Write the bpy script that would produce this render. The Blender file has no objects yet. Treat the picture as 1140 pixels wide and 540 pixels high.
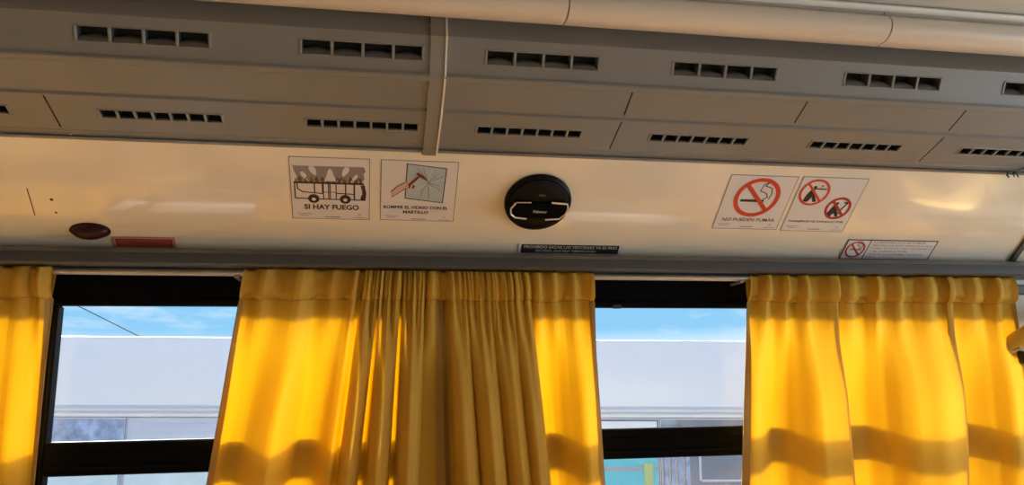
import bpy, math, random
from mathutils import Matrix, Vector
random.seed(7)
sc = bpy.context.scene
COL = sc.collection
PI = math.pi
H0 = 1.30                                   # eye height above the bus floor
# ------------------------------------------------------------------ camera
F = 856.1
R_ = Vector((0.98499531, -0.17193825, -0.0148819))
U_ = Vector((-0.01802904, -0.18827583, 0.98195069))
D_ = Vector((0.17163679, 0.96694853, 0.18855069))
cam = bpy.data.cameras.new('camera'); co = bpy.data.objects.new('camera', cam); COL.objects.link(co)
m = Matrix((R_, U_, -D_)).transposed().to_4x4(); m.translation = Vector((0, 0, H0)); co.matrix_world = m
cam.sensor_fit = 'HORIZONTAL'; cam.sensor_width = 36; cam.lens = 36*F/1140; cam.clip_start = .02; cam.clip_end = 500
sc.camera = co
def ray(px, py): return D_*F + R_*(px-570) + U_*(270-py)
def at(px, py, Y):                          # point of the place at distance Y from the aisle seat
    d = ray(px, py); return d*(Y/d.y) + Vector((0, 0, H0))

# ------------------------------------------------------------------ materials
def new_mat(name):
    mt = bpy.data.materials.new(name); mt.use_nodes = True
    nt = mt.node_tree; nt.nodes.clear()
    out = nt.nodes.new('ShaderNodeOutputMaterial')
    return mt, nt, out
def pbr(name, c, rough=.5, metal=0, noise=0, scale=30, bump=0, bscale=200, coat=0, spec=.5, stretch=None, rnoise=0):
    mt, nt, out = new_mat(name)
    b = nt.nodes.new('ShaderNodeBsdfPrincipled'); nt.links.new(b.outputs[0], out.inputs[0])
    b.inputs['Base Color'].default_value = (*c, 1); b.inputs['Roughness'].default_value = rough
    b.inputs['Metallic'].default_value = metal; b.inputs['Specular IOR Level'].default_value = spec; b.inputs['Coat Weight'].default_value = coat
    b.inputs['Coat Roughness'].default_value = .06
    tc = nt.nodes.new('ShaderNodeTexCoord'); mp = nt.nodes.new('ShaderNodeMapping')
    nt.links.new(tc.outputs['Object'], mp.inputs[0])
    if stretch: mp.inputs['Scale'].default_value = stretch
    if noise:
        n = nt.nodes.new('ShaderNodeTexNoise'); n.inputs['Scale'].default_value = scale; n.inputs['Detail'].default_value = 5
        nt.links.new(mp.outputs[0], n.inputs['Vector'])
        r = nt.nodes.new('ShaderNodeMapRange'); r.inputs[3].default_value = 1-noise; r.inputs[4].default_value = 1+noise
        nt.links.new(n.outputs[0], r.inputs[0])
        mx = nt.nodes.new('ShaderNodeVectorMath'); mx.operation = 'SCALE'; mx.inputs[0].default_value = c
        nt.links.new(r.outputs[0], mx.inputs['Scale']); nt.links.new(mx.outputs[0], b.inputs['Base Color'])
        if rnoise:
            r2 = nt.nodes.new('ShaderNodeMapRange'); r2.inputs[3].default_value = max(0, rough-rnoise); r2.inputs[4].default_value = rough+rnoise
            nt.links.new(n.outputs[0], r2.inputs[0]); nt.links.new(r2.outputs[0], b.inputs['Roughness'])
    if bump:
        n = nt.nodes.new('ShaderNodeTexNoise'); n.inputs['Scale'].default_value = bscale; n.inputs['Detail'].default_value = 3
        nt.links.new(mp.outputs[0], n.inputs['Vector'])
        bp = nt.nodes.new('ShaderNodeBump'); bp.inputs['Strength'].default_value = bump; bp.inputs['Distance'].default_value = .002
        nt.links.new(n.outputs[0], bp.inputs['Height']); nt.links.new(bp.outputs[0], b.inputs['Normal'])
    return mt
def glass(name, tint=(1, 1, 1), refl=.06):
    mt, nt, out = new_mat(name)
    t = nt.nodes.new('ShaderNodeBsdfTransparent'); t.inputs[0].default_value = (*tint, 1)
    g = nt.nodes.new('ShaderNodeBsdfGlossy'); g.inputs['Roughness'].default_value = .01
    mx = nt.nodes.new('ShaderNodeMixShader'); fr = nt.nodes.new('ShaderNodeLayerWeight'); fr.inputs[0].default_value = .25
    ml = nt.nodes.new('ShaderNodeMath'); ml.operation = 'MULTIPLY_ADD'; ml.inputs[1].default_value = .08; ml.inputs[2].default_value = refl
    nt.links.new(fr.outputs[1], ml.inputs[0]); nt.links.new(ml.outputs[0], mx.inputs[0])
    nt.links.new(t.outputs[0], mx.inputs[1]); nt.links.new(g.outputs[0], mx.inputs[2]); nt.links.new(mx.outputs[0], out.inputs[0])
    return mt
def cloth(name, diff, trans, mixf):
    mt, nt, out = new_mat(name)
    d = nt.nodes.new('ShaderNodeBsdfDiffuse'); d.inputs[0].default_value = (*diff, 1)
    t = nt.nodes.new('ShaderNodeBsdfTranslucent'); t.inputs[0].default_value = (*trans, 1)
    g = nt.nodes.new('ShaderNodeBsdfGlossy'); g.inputs[0].default_value = (.7, .5, .2, 1); g.inputs['Roughness'].default_value = .45
    mx = nt.nodes.new('ShaderNodeMixShader'); mx.inputs[0].default_value = mixf
    m2 = nt.nodes.new('ShaderNodeMixShader'); m2.inputs[0].default_value = .035
    nt.links.new(d.outputs[0], mx.inputs[1]); nt.links.new(t.outputs[0], mx.inputs[2])
    nt.links.new(mx.outputs[0], m2.inputs[1]); nt.links.new(g.outputs[0], m2.inputs[2]); nt.links.new(m2.outputs[0], out.inputs[0])
    tc = nt.nodes.new('ShaderNodeTexCoord')
    n = nt.nodes.new('ShaderNodeTexNoise'); n.inputs['Scale'].default_value = 14; n.inputs['Detail'].default_value = 4
    nt.links.new(tc.outputs['Object'], n.inputs['Vector'])
    bp = nt.nodes.new('ShaderNodeBump'); bp.inputs['Strength'].default_value = .18; bp.inputs['Distance'].default_value = .01
    nt.links.new(n.outputs[0], bp.inputs['Height'])
    for s in (d, t): nt.links.new(bp.outputs[0], s.inputs['Normal'])
    return mt
M = dict(
    panel=pbr('cream_gloss_panel', (.82, .755, .65), .14, noise=.03, scale=5, bump=.05, bscale=6, coat=1.0),
    duct=pbr('duct_grey_plastic', (.218, .212, .205), .42, noise=.06, scale=9, bump=.08, bscale=900),
    gap=pbr('duct_gap', (.03, .028, .026), .7, noise=.1),
    slot=pbr('vent_slot_plastic', (.12, .115, .11), .5, noise=.1),
    slotdark=pbr('vent_slot_dark', (.012, .013, .013), .7, noise=.1),
    strip=pbr('joint_strip_plastic', (.24, .225, .205), .38, noise=.05),
    bead=pbr('pale_bead', (.80, .75, .68), .4, noise=.05),
    cream=pbr('cream_overhead', (.70, .62, .54), .3, noise=.03, scale=4, coat=.2),
    white=pbr('white_moulding', (.86, .86, .84), .25, noise=.02),
    ceil=pbr('ceiling_laminate', (.60, .58, .54), .28, noise=.03, scale=3),
    rail=pbr('slate_rail', (.060, .064, .070), .42, noise=.1, scale=20),
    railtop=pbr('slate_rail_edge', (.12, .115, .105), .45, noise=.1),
    rod=pbr('aluminium_rod', (.46, .44, .42), .3, metal=.8, noise=.08, scale=40),
    black=pbr('black_window_frame', (.004, .004, .005), .6, noise=.2, spec=.03),
    blackgloss=pbr('black_gloss_plastic', (.004, .004, .004), .4, noise=.2, coat=.0, spec=.15),
    chrome=pbr('chrome', (.85, .80, .70), .35, metal=.6, noise=.03),
    letter=pbr('silver_lettering', (.60, .58, .52), .4, noise=.05),
    maroon=pbr('maroon_lens', (.035, .005, .005), .3, noise=.2, spec=.25),
    paper=pbr('sticker_white', (.70, .66, .66), .35, noise=.02),
    ink=pbr('ink_black', (.018, .016, .016), .5, noise=.1),
    inkthin=pbr('ink_border_grey', (.12, .11, .11), .5, noise=.1),
    faint=pbr('ink_faint', (.30, .27, .27), .5, noise=.2, scale=300),
    red=pbr('ink_red', (.62, .055, .025), .4, noise=.05),
    darkred=pbr('ink_dark_red', (.42, .03, .025), .4, noise=.05),
    brown=pbr('ink_brown', (.055, .022, .014), .5, noise=.1),
    smoke=pbr('ink_smoke_mauve', (.27, .235, .26), .5, noise=.08),
    olive=pbr('ink_olive', (.17, .12, .04), .5, noise=.5, scale=250),
    paleblue=pbr('ink_pale_blue', (.42, .50, .54), .4, noise=.04),
    skin=pbr('ink_skin_pink', (.62, .42, .38), .5, noise=.05),
    hammer=pbr('ink_hammer_red', (.17, .02, .018), .5, noise=.1),
    pink=pbr('sticker_pink_border', (.62, .28, .24), .4, noise=.05),
    redfill=pbr('sticker_red', (.33, .022, .012), .4, noise=.2, scale=90),
    redtext=pbr('sticker_red_text', (.50, .16, .12), .5, noise=.2),
    screw=pbr('screw_steel', (.5, .48, .44), .3, metal=1, noise=.1),
    yellow=pbr('yellow_rail_paint', (.62, .36, .03), .35, noise=.05),
    wall=pbr('lower_wall_vinyl', (.55, .52, .47), .5, noise=.05),
    floor=pbr('floor_vinyl', (.46, .38, .27), .5, noise=.2, scale=12),
    greywall=pbr('grey_pillar_plastic', (.50, .50, .50), .35, noise=.05),
    buswhite=pbr('bus_white_paint', (.64, .63, .62), .25, noise=.02, scale=1.5),
    bustrim=pbr('bus_grey_trim', (.42, .45, .50), .4, noise=.05),
    busglass=pbr('bus_tinted_glass', (.10, .125, .17), .08, noise=.35, scale=5, coat=.6),
    busmottle=pbr('bus_mottled_glass', (.24, .30, .42), .35, noise=1.0, scale=14, rnoise=.2),  # strong noise mottling in the glass colour
    busgrey=pbr('bus_grey_glass', (.42, .47, .54), .15, noise=.15, scale=3, coat=.4),
    buspale=pbr('bus_pale_panel', (.50, .60, .60), .4, noise=.15, scale=8),
    teal=pbr('bus_teal_curtain', (.13, .46, .50), .6, noise=.12, scale=8),
    lime=pbr('bus_lime_stripe', (.40, .46, .18), .6, noise=.1),
    rubber=pbr('black_rubber', (.015, .015, .015), .6, noise=.1),
    seat=pbr('seat_gold_cloth', (.95, .60, .18), .85, noise=.08, scale=40),
    asphalt=pbr('asphalt', (.30, .29, .28), .85, noise=.3, scale=4),
    glass=glass('window_glass', refl=.01),
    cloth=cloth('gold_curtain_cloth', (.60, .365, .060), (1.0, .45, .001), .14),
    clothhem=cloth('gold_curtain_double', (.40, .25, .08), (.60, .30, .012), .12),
    thread=pbr('stitch_thread', (.42, .24, .06), .8, noise=.1),
)

# ------------------------------------------------------------------ mesh builder
class MB:
    def __init__(s): s.v = []; s.f = []; s.m = []; s.ms = []
    def mi(s, mat):
        mat = M[mat] if isinstance(mat, str) else mat
        if mat not in s.ms: s.ms.append(mat)
        return s.ms.index(mat)
    def add(s, vs, fs, mat):
        k = len(s.v); i = s.mi(mat); s.v += [Vector(p) for p in vs]
        for f in fs: s.f.append(tuple(k+a for a in f)); s.m.append(i)
    def quad(s, a, b, c, d, mat): s.add((a, b, c, d), ((0, 1, 2, 3),), mat)
    def box(s, x0, x1, y0, y1, z0, z1, mat, bev=0, T=None):
        b = min(bev, abs(x1-x0)/2.1, abs(y1-y0)/2.1, abs(z1-z0)/2.1)
        X = (x0, x1); Y = (y0, y1); Z = (z0, z1)
        if b <= 0:
            vs = [(x, y, z) for x in X for y in Y for z in Z]
            fs = [(0, 1, 3, 2), (4, 6, 7, 5), (0, 4, 5, 1), (2, 3, 7, 6), (0, 2, 6, 4), (1, 5, 7, 3)]
        else:
            vs = []; idx = {}
            for i in (0, 1):
                for j in (0, 1):
                    for k in (0, 1):
                        sx, sy, sz = (1 if i == 0 else -1), (1 if j == 0 else -1), (1 if k == 0 else -1)
                        p = (X[i], Y[j], Z[k])
                        for ax in range(3):
                            q = [p[0]+sx*b, p[1]+sy*b, p[2]+sz*b]; q[ax] = p[ax]
                            idx[i, j, k, ax] = len(vs); vs.append(q)
            fs = []
            for ax in range(3):
                o = [a for a in range(3) if a != ax]
                for e in (0, 1):
                    loop = []
                    for a_, b_ in ((0, 0), (1, 0), (1, 1), (0, 1)):
                        c = [0, 0, 0]; c[ax] = e; c[o[0]] = a_; c[o[1]] = b_; loop.append(idx[c[0], c[1], c[2], ax])
                    fs.append(tuple(loop))
            for ax in range(3):
                o = [a for a in range(3) if a != ax]
                for a_ in (0, 1):
                    for b_ in (0, 1):
                        c0 = [0, 0, 0]; c1 = [0, 0, 0]; c1[ax] = 1
                        for c in (c0, c1): c[o[0]] = a_; c[o[1]] = b_
                        fs.append((idx[(*c0, o[0])], idx[(*c1, o[0])], idx[(*c1, o[1])], idx[(*c0, o[1])]))
            for i in (0, 1):
                for j in (0, 1):
                    for k in (0, 1): fs.append(tuple(idx[i, j, k, a] for a in range(3)))
        if T: vs = [T(*p) for p in vs]
        s.add(vs, fs, mat)
    def extrude(s, prof, x0, x1, mat, closed=True, caps=True):   # profile in (Y, Z), along X
        n = len(prof); vs = [(x0, y, z) for y, z in prof]+[(x1, y, z) for y, z in prof]
        fs = [(i, (i+1) % n, n+(i+1) % n, n+i) for i in range(n if closed else n-1)]
        if closed and caps: fs += [tuple(range(n)), tuple(range(2*n-1, n-1, -1))]
        s.add(vs, fs, mat)
    def tube(s, pts, r, mat, n=10, cap=True):
        pts = [Vector(p) for p in pts]; vs = []; fs = []
        for i, p in enumerate(pts):
            t = (pts[min(i+1, len(pts)-1)]-pts[max(i-1, 0)]).normalized()
            a = t.cross(Vector((0, 0, 1)) if abs(t.z) < .9 else Vector((1, 0, 0))).normalized(); b = t.cross(a)
            rr = r[i] if isinstance(r, (list, tuple)) else r
            vs += [p+a*(rr*math.cos(2*PI*k/n))+b*(rr*math.sin(2*PI*k/n)) for k in range(n)]
        for i in range(len(pts)-1):
            for k in range(n): fs.append((i*n+k, i*n+(k+1) % n, (i+1)*n+(k+1) % n, (i+1)*n+k))
        if cap: fs += [tuple(range(n)), tuple(range(len(vs)-1, len(vs)-n-1, -1))]
        s.add(vs, fs, mat)
    def poly(s, pts, h, mat, T):              # flat polygon printed / laid on a surface
        s.add([T(x, y, h) for x, y in pts], (tuple(range(len(pts))),), mat)
    def stroke(s, pts, w, h, mat, T):
        for a, b in zip(pts, pts[1:]):
            dx, dy = b[0]-a[0], b[1]-a[1]; l = math.hypot(dx, dy) or 1; nx, ny = -dy/l*w/2, dx/l*w/2
            ex, ey = dx/l*w*.4, dy/l*w*.4
            s.poly([(a[0]+nx-ex, a[1]+ny-ey), (a[0]-nx-ex, a[1]-ny-ey), (b[0]-nx+ex, b[1]-ny+ey), (b[0]+nx+ex, b[1]+ny+ey)], h, mat, T)
    def ring(s, cx, cy, r0, r1, h, mat, T, n=48):
        vs = [T(cx+r*math.cos(2*PI*k/n), cy+r*math.sin(2*PI*k/n), h) for r in (r0, r1) for k in range(n)]
        s.add(vs, [(k, (k+1) % n, n+(k+1) % n, n+k) for k in range(n)], mat)
    def disc(s, cx, cy, r, h, mat, T, n=32, ry=None):
        ry = ry or r; s.poly([(cx+r*math.cos(2*PI*k/n), cy+ry*math.sin(2*PI*k/n)) for k in range(n)], h, mat, T)
    def text(s, body, x, y, w, hgt, h, mat, T, bold=.02, align='CENTER'):
        bold += .004
        c = bpy.data.curves.new('t', 'FONT'); c.body = body; c.offset = bold; c.resolution_u = 3
        o = bpy.data.objects.new('t', c); COL.objects.link(o)
        me = bpy.data.meshes.new_from_object(o.evaluated_get(bpy.context.evaluated_depsgraph_get()))
        xs = [v.co.x for v in me.vertices]; ys = [v.co.y for v in me.vertices]
        if xs:
            a, b, c0, d = min(xs), max(xs), min(ys), max(ys)
            ox = x-w/2 if align == 'CENTER' else x
            s.add([T(ox+(v.co.x-a)/(b-a)*w, y+(v.co.y-c0)/(d-c0)*hgt, h) for v in me.vertices], [tuple(p.vertices) for p in me.polygons], mat)
        bpy.data.objects.remove(o); bpy.data.curves.remove(c); bpy.data.meshes.remove(me)
    def build(s, name, parent=None, smooth=True, origin=None, angle=35):
        c = Vector(origin) if origin is not None else sum(s.v, Vector())/max(1, len(s.v))
        me = bpy.data.meshes.new(name); me.from_pydata([p-c for p in s.v], [], s.f)
        for mt in s.ms: me.materials.append(mt)
        me.polygons.foreach_set('material_index', s.m)
        me.validate(); me.update()
        o = bpy.data.objects.new(name, me); COL.objects.link(o); o.location = c
        if smooth:
            me.polygons.foreach_set('use_smooth', [True]*len(me.polygons))
            me.set_sharp_from_angle(angle=math.radians(angle))
        if parent: child(o, parent)
        return o
def child(o, p):
    o.parent = p; o.matrix_parent_inverse = Matrix.Translation(-world_loc(p))
def world_loc(p):
    return Vector(p.get('_w', p.location)) if p.parent is None else Vector(p.location)
def tag(o, label=None, cat=None, group=None, kind=None):
    if label: o['label'] = label
    if cat: o['category'] = cat
    if group: o['group'] = group
    if kind: o['kind'] = kind
    return o
def empty(name, loc):
    o = bpy.data.objects.new(name, None); COL.objects.link(o); o.location = loc; o.empty_display_size = .05; return o
def structure(o): o['kind'] = 'structure'; return o

# ------------------------------------------------------------------ the section of the bus side (Y, Z above floor)
def z(v): return v+H0
XL, XR = -1.9, 3.0
TP = math.radians(39.0)
PB = (1.50, z(.2685))
class Face:                                  # an inclined face running along the bus
    def __init__(s, A, B):
        s.A, s.B = A, B; s.L = math.hypot(B[0]-A[0], B[1]-A[1])
        s.d = ((B[0]-A[0])/s.L, (B[1]-A[1])/s.L)
        s.S = Vector((0, s.d[0], s.d[1])); s.N = Vector((1, 0, 0)).cross(s.S)
    def P(s, x, t, h=0): return Vector((x, s.A[0], s.A[1]))+s.S*t+s.N*h
    def hit(s, px, py):
        d = ray(px, py); o = Vector((0, 0, H0)); a = Vector((0, s.A[0], s.A[1]))
        q = o+d*((a-o).dot(s.N)/d.dot(s.N)); return q.x, (q-a).dot(s.S)
    def matrix(s, x, t, h=0):
        mm = Matrix((Vector((1, 0, 0)), s.S, s.N)).transposed().to_4x4(); mm.translation = s.P(x, t, h); return mm
PT = (PB[0]-.245*math.cos(TP), PB[1]+.245*math.sin(TP))
panel = Face(PB, PT)

# the cove panel
mb = MB(); n = 12
SP_X = panel.hit(1131, 278)[0]
e = lambda t, h: (panel.P(0, t, h).y, panel.P(0, t, h).z)
mb.extrude([(PB[0]+.012, PB[1]-.02), e(0, -.0004), e(.026, -.0016), e(.0305, 0), PT, (PT[0]+.02, PT[1]+.02)], XL, XR, 'panel', closed=False)
cove = structure(mb.build('wall_upper', angle=60))
mk = MB()
for (a, b, w) in (((30, 209.5), (39, 239.5), .0016),):
    p, q = panel.hit(*a), panel.hit(*b); mk.stroke([p, q], w, .0006, 'brown', lambda x, y, h: panel.P(x, y, h))
mk.build('scratch', cove)
for (px, py, r) in ((57.5, 222, .0030), (62.5, 236.5, .0022), (119.5, 236.5, .0010)):
    mk = MB(); p = panel.hit(px, py); mk.disc(p[0], p[1], r, .0006, 'brown', lambda x, y, h: panel.P(x, y, h), n=12); mk.build('screw_hole', cove)
# dark joint trim lying across the panel at right
mb = MB(); a = panel.hit(1125.5, 290); b = panel.hit(1143, 264)
mb.box(a[0]-.008, a[0]+.008, -.004, .243, 0, .006, 'rail', .002, T=lambda x, y, h: panel.P(x, y, h))
structure(mb.build('trim_3'))

# ------------------------------------------------------------------ duct housings
P0 = (1.3180, z(.4159)); P1 = (1.2062, z(.4533)); P2 = (1.1436, z(.4852)); P3 = (1.1145, z(.5423)); P4 = (1.124, z(.615))
low = Face((P0[0]-.010, P0[1]+.0033), (P1[0]+.002, P1[1]-.0008)); up = Face((P1[0]-.003, P1[1]+.004), (P2[0]+.004, P2[1]-.002))
gry = Face((P2[0]-.0015, P2[1]+.003), P3)
def face_holes(mb, fc, x0, x1, holes, mat):
    xs = sorted({x0, x1, *[h[0] for h in holes], *[h[1] for h in holes]}); ts = sorted({0, fc.L, *[h[2] for h in holes], *[h[3] for h in holes]})
    for i in range(len(xs)-1):
        for j in range(len(ts)-1):
            xm, tm = (xs[i]+xs[i+1])/2, (ts[j]+ts[j+1])/2
            if any(h[0] < xm < h[1] and h[2] < tm < h[3] for h in holes): continue
            mb.quad(fc.P(xs[i], ts[j]), fc.P(xs[i+1], ts[j]), fc.P(xs[i+1], ts[j+1]), fc.P(xs[i], ts[j+1]), mat)
def gap(mb, fc, xa, t0, t1, w=.0022, d=.006):
    for (a, b, c, e) in (((xa, t0, 0), (xa, t0, -d), (xa, t1, -d), (xa, t1, 0)), ((xa+w, t0, 0), (xa+w, t1, 0), (xa+w, t1, -d), (xa+w, t0, -d)),
                         ((xa, t0, -d), (xa+w, t0, -d), (xa+w, t1, -d), (xa, t1, -d))):
        mb.quad(fc.P(*a), fc.P(*b), fc.P(*c), fc.P(*e), 'gap')
UPX = [-.6605, -.3445, -.0285, .2555, .5665, .878, 1.190, 1.50]      # centres of the outlets along the bus
VW, UT, LT = .190, (.0205, .0450), (.0512, .0746)
def vent_mesh(nslot, w, hgt, bar, depth, scoop):
    mb = MB(); x0, x1 = -w/2, w/2; sw = (w-bar*(nslot+1))/nslot; T = lambda x, y, h: Vector((x, y, h))
    my = .0022
    ys = (-hgt/2+my, hgt/2-my)
    rim = .0012
    def strip(a, b, c, d):                    # raised bar with bevelled shoulders
        mb.box(a, b, c, d, -.003, rim, 'strip', .0009, T=T)
    strip(x0, x1, -hgt/2, ys[0]); strip(x0, x1, ys[1], hgt/2)
    for k in range(nslot+1):
        a = x0+k*(sw+bar); strip(a, a+bar, ys[0]-.0005, ys[1]+.0005)
        mb.box(a+bar*.25, a+bar*.75, ys[0], ys[1], -depth, -.002, 'slot' if scoop else 'slotdark', 0, T=T)
    for k in range(nslot):
        a = x0+bar+k*(sw+bar); b = a+sw; y0, y1 = ys
        mb.quad(T(a, y1, -.003), T(b, y1, -.003), T(b, y1, -depth), T(a, y1, -depth), 'slotdark')
        mb.quad(T(a, y0, -depth), T(b, y0, -depth), T(b, y1, -depth), T(a, y1, -depth), 'slotdark')
        if scoop:
            nx, ny = 8, 5; vs = []
            for j in range(ny+1):
                v = j/ny
                for i in range(nx+1):
                    q = abs(2*i/nx-1)
                    vs.append(T(a+sw*i/nx, y0+(y1-y0)*(.52*(1-(1-v)**2))*(1-.45*q**2.5*v), -.003-(depth*.8)*v**1.5))
            mb.add(vs, [(j*(nx+1)+i, j*(nx+1)+i+1, (j+1)*(nx+1)+i+1, (j+1)*(nx+1)+i) for j in range(ny) for i in range(nx)], 'slot')
        else:
            mb.quad(T(a, y0, -.003), T(b, y0, -.003), T(b, y0, -depth), T(a, y0, -depth), 'slotdark')
    return mb
uproto = vent_mesh(4, VW, UT[1]-UT[0], .0045, .022, True).build('air_vent', origin=(0, 0, 0), angle=30)
lproto = vent_mesh(7, VW, LT[1]-LT[0], .0042, .016, False).build('air_vent', origin=(0, 0, 0), angle=30)
used = set()
def place_vent(proto, root, fc, x, t):
    o = proto if proto.name not in used else proto.copy()
    used.add(proto.name)
    if o is not proto: COL.objects.link(o)
    o.matrix_basis = fc.matrix(x, t, .0004); o.parent = root; o.matrix_parent_inverse = Matrix.Translation(-root.location)
    return o
JX0, JX1 = gry.hit(478, 50)[0], gry.hit(498, 52)[0]
def housing(x0, x1, upx, lowgaps, upgaps, label):
    root = empty('duct_housing', ((x0+x1)/2, (P0[0]+P3[0])/2, P0[1])); tag(root, label, 'air duct', 'overhead duct housings')
    mb = MB()
    cl = [c for c in upx]
    uh = [(c-VW/2, c+VW/2, *UT) for c in cl]; lh = [(c-VW/2, c+VW/2, *LT) for c in cl]
    face_holes(mb, low, x0, x1, lh+[(g, g+.0022, .022, low.L-.004) for g in lowgaps], 'duct')
    face_holes(mb, up, x0, x1, [(g, g+.0024, .004, up.L-.002) for g in upgaps], 'duct')
    face_holes(mb, gry, x0, x1, uh, 'duct')
    for g in lowgaps: gap(mb, low, g, .022, low.L-.004)
    for g in upgaps: gap(mb, up, g, .004, up.L-.002, .0024)
    # rounded lip under the lower face, step between the faces, bead under the grey face, top cove
    e0, e1 = low.P(0, 0), low.P(0, low.L)
    pr = [(1.352, z(.412)), (1.330, z(.4085))]+[(e0.y+.012*math.cos(a)*.9+.002, e0.z+.0015-.006*math.sin(a)) for a in (PI*.25, PI*.5, PI*.75)]+[(e0.y, e0.z)]
    mb.extrude(pr, x0, x1, 'duct', closed=False)
    ridge = low.P(0, .0165); mb.box(x0, x1, -.0012, .0012, -.002, .0010, 'duct', .0008, T=lambda x, y, h: low.P(x, .0165+y, h))
    u0 = up.P(0, 0)
    mb.extrude([(e1.y, e1.z), (e1.y-.0005, e1.z+.0045), (u0.y, u0.z)], x0, x1, 'duct', closed=False)
    u1, g0 = up.P(0, up.L), gry.P(0, 0)
    mb.extrude([(u1.y, u1.z), (u1.y+.0005, u1.z-.0026), (u1.y-.0035, u1.z-.0034), (g0.y-.0042, g0.z-.0036), (g0.y-.0045, g0.z), (g0.y, g0.z+.001)], x0, x1, 'duct', closed=False)
    q = gry.P(0, gry.L)
    mb.extrude([(q.y, q.z), (q.y+.0006, q.z+.004), (1.1185, z(.556)), (1.124, z(.575)), (1.130, z(.615))], x0, x1, 'duct', closed=False)
    for xe in (x0, x1):                        # closing end boards
        mb.add([(xe, y, zz) for y, zz in ((e0.y, e0.z), (e1.y, e1.z), (u0.y, u0.z), (u1.y, u1.z), (g0.y, g0.z), (q.y, q.z), (1.130, z(.615)), (1.40, z(.615)), (1.40, z(.412)))], (tuple(range(9)),), 'duct')
    mb.build('shell', root, angle=25)
    for c in cl:
        tc = (UT[0]+UT[1])/2
        place_vent(uproto, root, gry, c, tc)
        place_vent(lproto, root, low, c, (LT[0]+LT[1])/2)
    return root
lg = [low.hit(55, 120)[0], low.hit(684, 152)[0], low.hit(1040, 163)[0]]; ug = [up.hit(697, 120)[0], up.hit(888, 130)[0], up.hit(1062, 138)[0]]
print('gaps', lg, ug)
hl = housing(XL, JX0+.002, [c for c in UPX if c < .1]+[UPX[0]-.316], [lg[0]], [], 'grey duct housing with air outlets, left of the vertical joint strip')
hr = housing(JX1-.002, XR, [c for c in UPX if c > .1], [lg[1], lg[2]], ug+[ug[2]+.312], 'long grey duct housing with air outlets, right of the vertical joint strip')
for root, fc, pts in ((hl, low, [(78, 149.5)]), (hr, low, [(837, 181.5), (1020, 189)])):
    for p in pts:
        a, t = fc.hit(*p); mb = MB(); T = lambda x, y, h: fc.P(a+x, max(t, .004)+y, h)
        mb.add([T(.0028*math.cos(2*PI*k/12)*s_, .0028*math.sin(2*PI*k/12)*s_, h) for s_, h in ((1, 0), (.8, .0014), (.3, .0016)) for k in range(12)],
               [(r*12+k, r*12+(k+1) % 12, (r+1)*12+(k+1) % 12, (r+1)*12+k) for r in range(2) for k in range(12)]+[tuple(range(24, 36))], 'screw')
        mb.build('screw', root)
# joint strip
js = empty('joint_strip', ((JX0+JX1)/2, P0[0], P0[1])); tag(js, 'narrow vertical grey joint strip with a pale right edge between the two duct housings', 'trim strip')
def prof_off(h):
    pts = []
    for fc, ts in ((low, (0, low.L)), (up, (0, up.L)), (gry, (0, gry.L))):
        for t in ts:
            p = fc.P(0, t, h); pts.append((p.y, p.z))
    pts = [(1.316, z(.4128)-h*.5)] + pts + [(1.1185-h, z(.556)), (1.130-h, z(.615))]
    return pts
def sweep(mb, x0, x1, h0, h1, mat):
    a = prof_off(h0); b = prof_off(h1); n = len(a)
    vs = [(x, y, zz) for x in (x0, x1) for pr in (a, b) for y, zz in pr]
    fs = []
    for i in range(n-1):
        fs += [(n+i, n+i+1, 3*n+i+1, 3*n+i), (i, i+1, n+i+1, n+i), (2*n+i, 2*n+i+1, 3*n+i+1, 3*n+i)]
    fs += [(0, n, 3*n, 2*n), (n-1, 2*n-1, 4*n-1, 3*n-1)]
    mb.add(vs, fs, mat)
mb = MB(); sweep(mb, JX0+.0018, JX1-.003, -.002, .0035, 'strip'); mb.build('strip_cover', js, angle=25)
mb = MB(); sweep(mb, JX1-.003, JX1, -.002, .0055, 'bead'); mb.build('edge_bead', js, angle=25)
mb = MB(); sweep(mb, JX0-.0002, JX0+.0018, -.004, -.001, 'gap'); mb.build('gap_seal', js, angle=25)
mb = MB()
for px in (471, 481):
    a, t = low.hit(px, 165); T = lambda x, y, h: low.P(a+x, max(t, .006)+y, .0035+h)
    mb.add([T(.0026*math.cos(2*PI*k/12)*s_, .0026*math.sin(2*PI*k/12)*s_, h) for s_, h in ((1, 0), (.75, .0016)) for k in range(12)],
           [(k, (k+1) % 12, 12+(k+1) % 12, 12+k) for k in range(12)]+[tuple(range(12, 24))], 'screw')
    mb.build('screw', js); mb = MB()

# ------------------------------------------------------------------ rounded cream overhead sections, white moulding, ceiling
cp = [(1.120, z(.592)), (1.098, z(.5655)), (1.086, z(.5595)), (1.076, z(.5578))]
for k in range(9):
    a = PI*1.5-(k/8)*PI*.92; cp.append((1.070+.022*math.cos(a)*1.25-.004, z(.5795)+.0225*math.sin(a)))
cp += [(1.052, z(.607)), (1.085, z(.607))]
def rail_hit(px, py): return at(px, py, 1.045).x
seams = [XL, rail_hit(274, -8), rail_hit(633.5, 12), rail_hit(991, 30), XR]
seams[1] = seams[2]-(seams[3]-seams[2])
labels = ['cream rounded overhead section above the leftmost air outlets', 'cream rounded overhead section above the joint strip',
          'cream rounded overhead section between the two visible seams', 'cream rounded overhead section at the far right end']
for i in range(4):
    mb = MB(); mb.extrude(cp, seams[i]+.0012, seams[i+1]-.0012, 'cream'); tag(mb.build('overhead_section', angle=40), labels[i], 'ceiling trim', 'cream overhead sections')
mb = MB(); mb.extrude([(1.085, z(.594)), (1.052, z(.594)), (1.052, z(.573)), (1.085, z(.573))], XL, XR, 'gap')
structure(mb.build('trim_4'))
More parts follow.
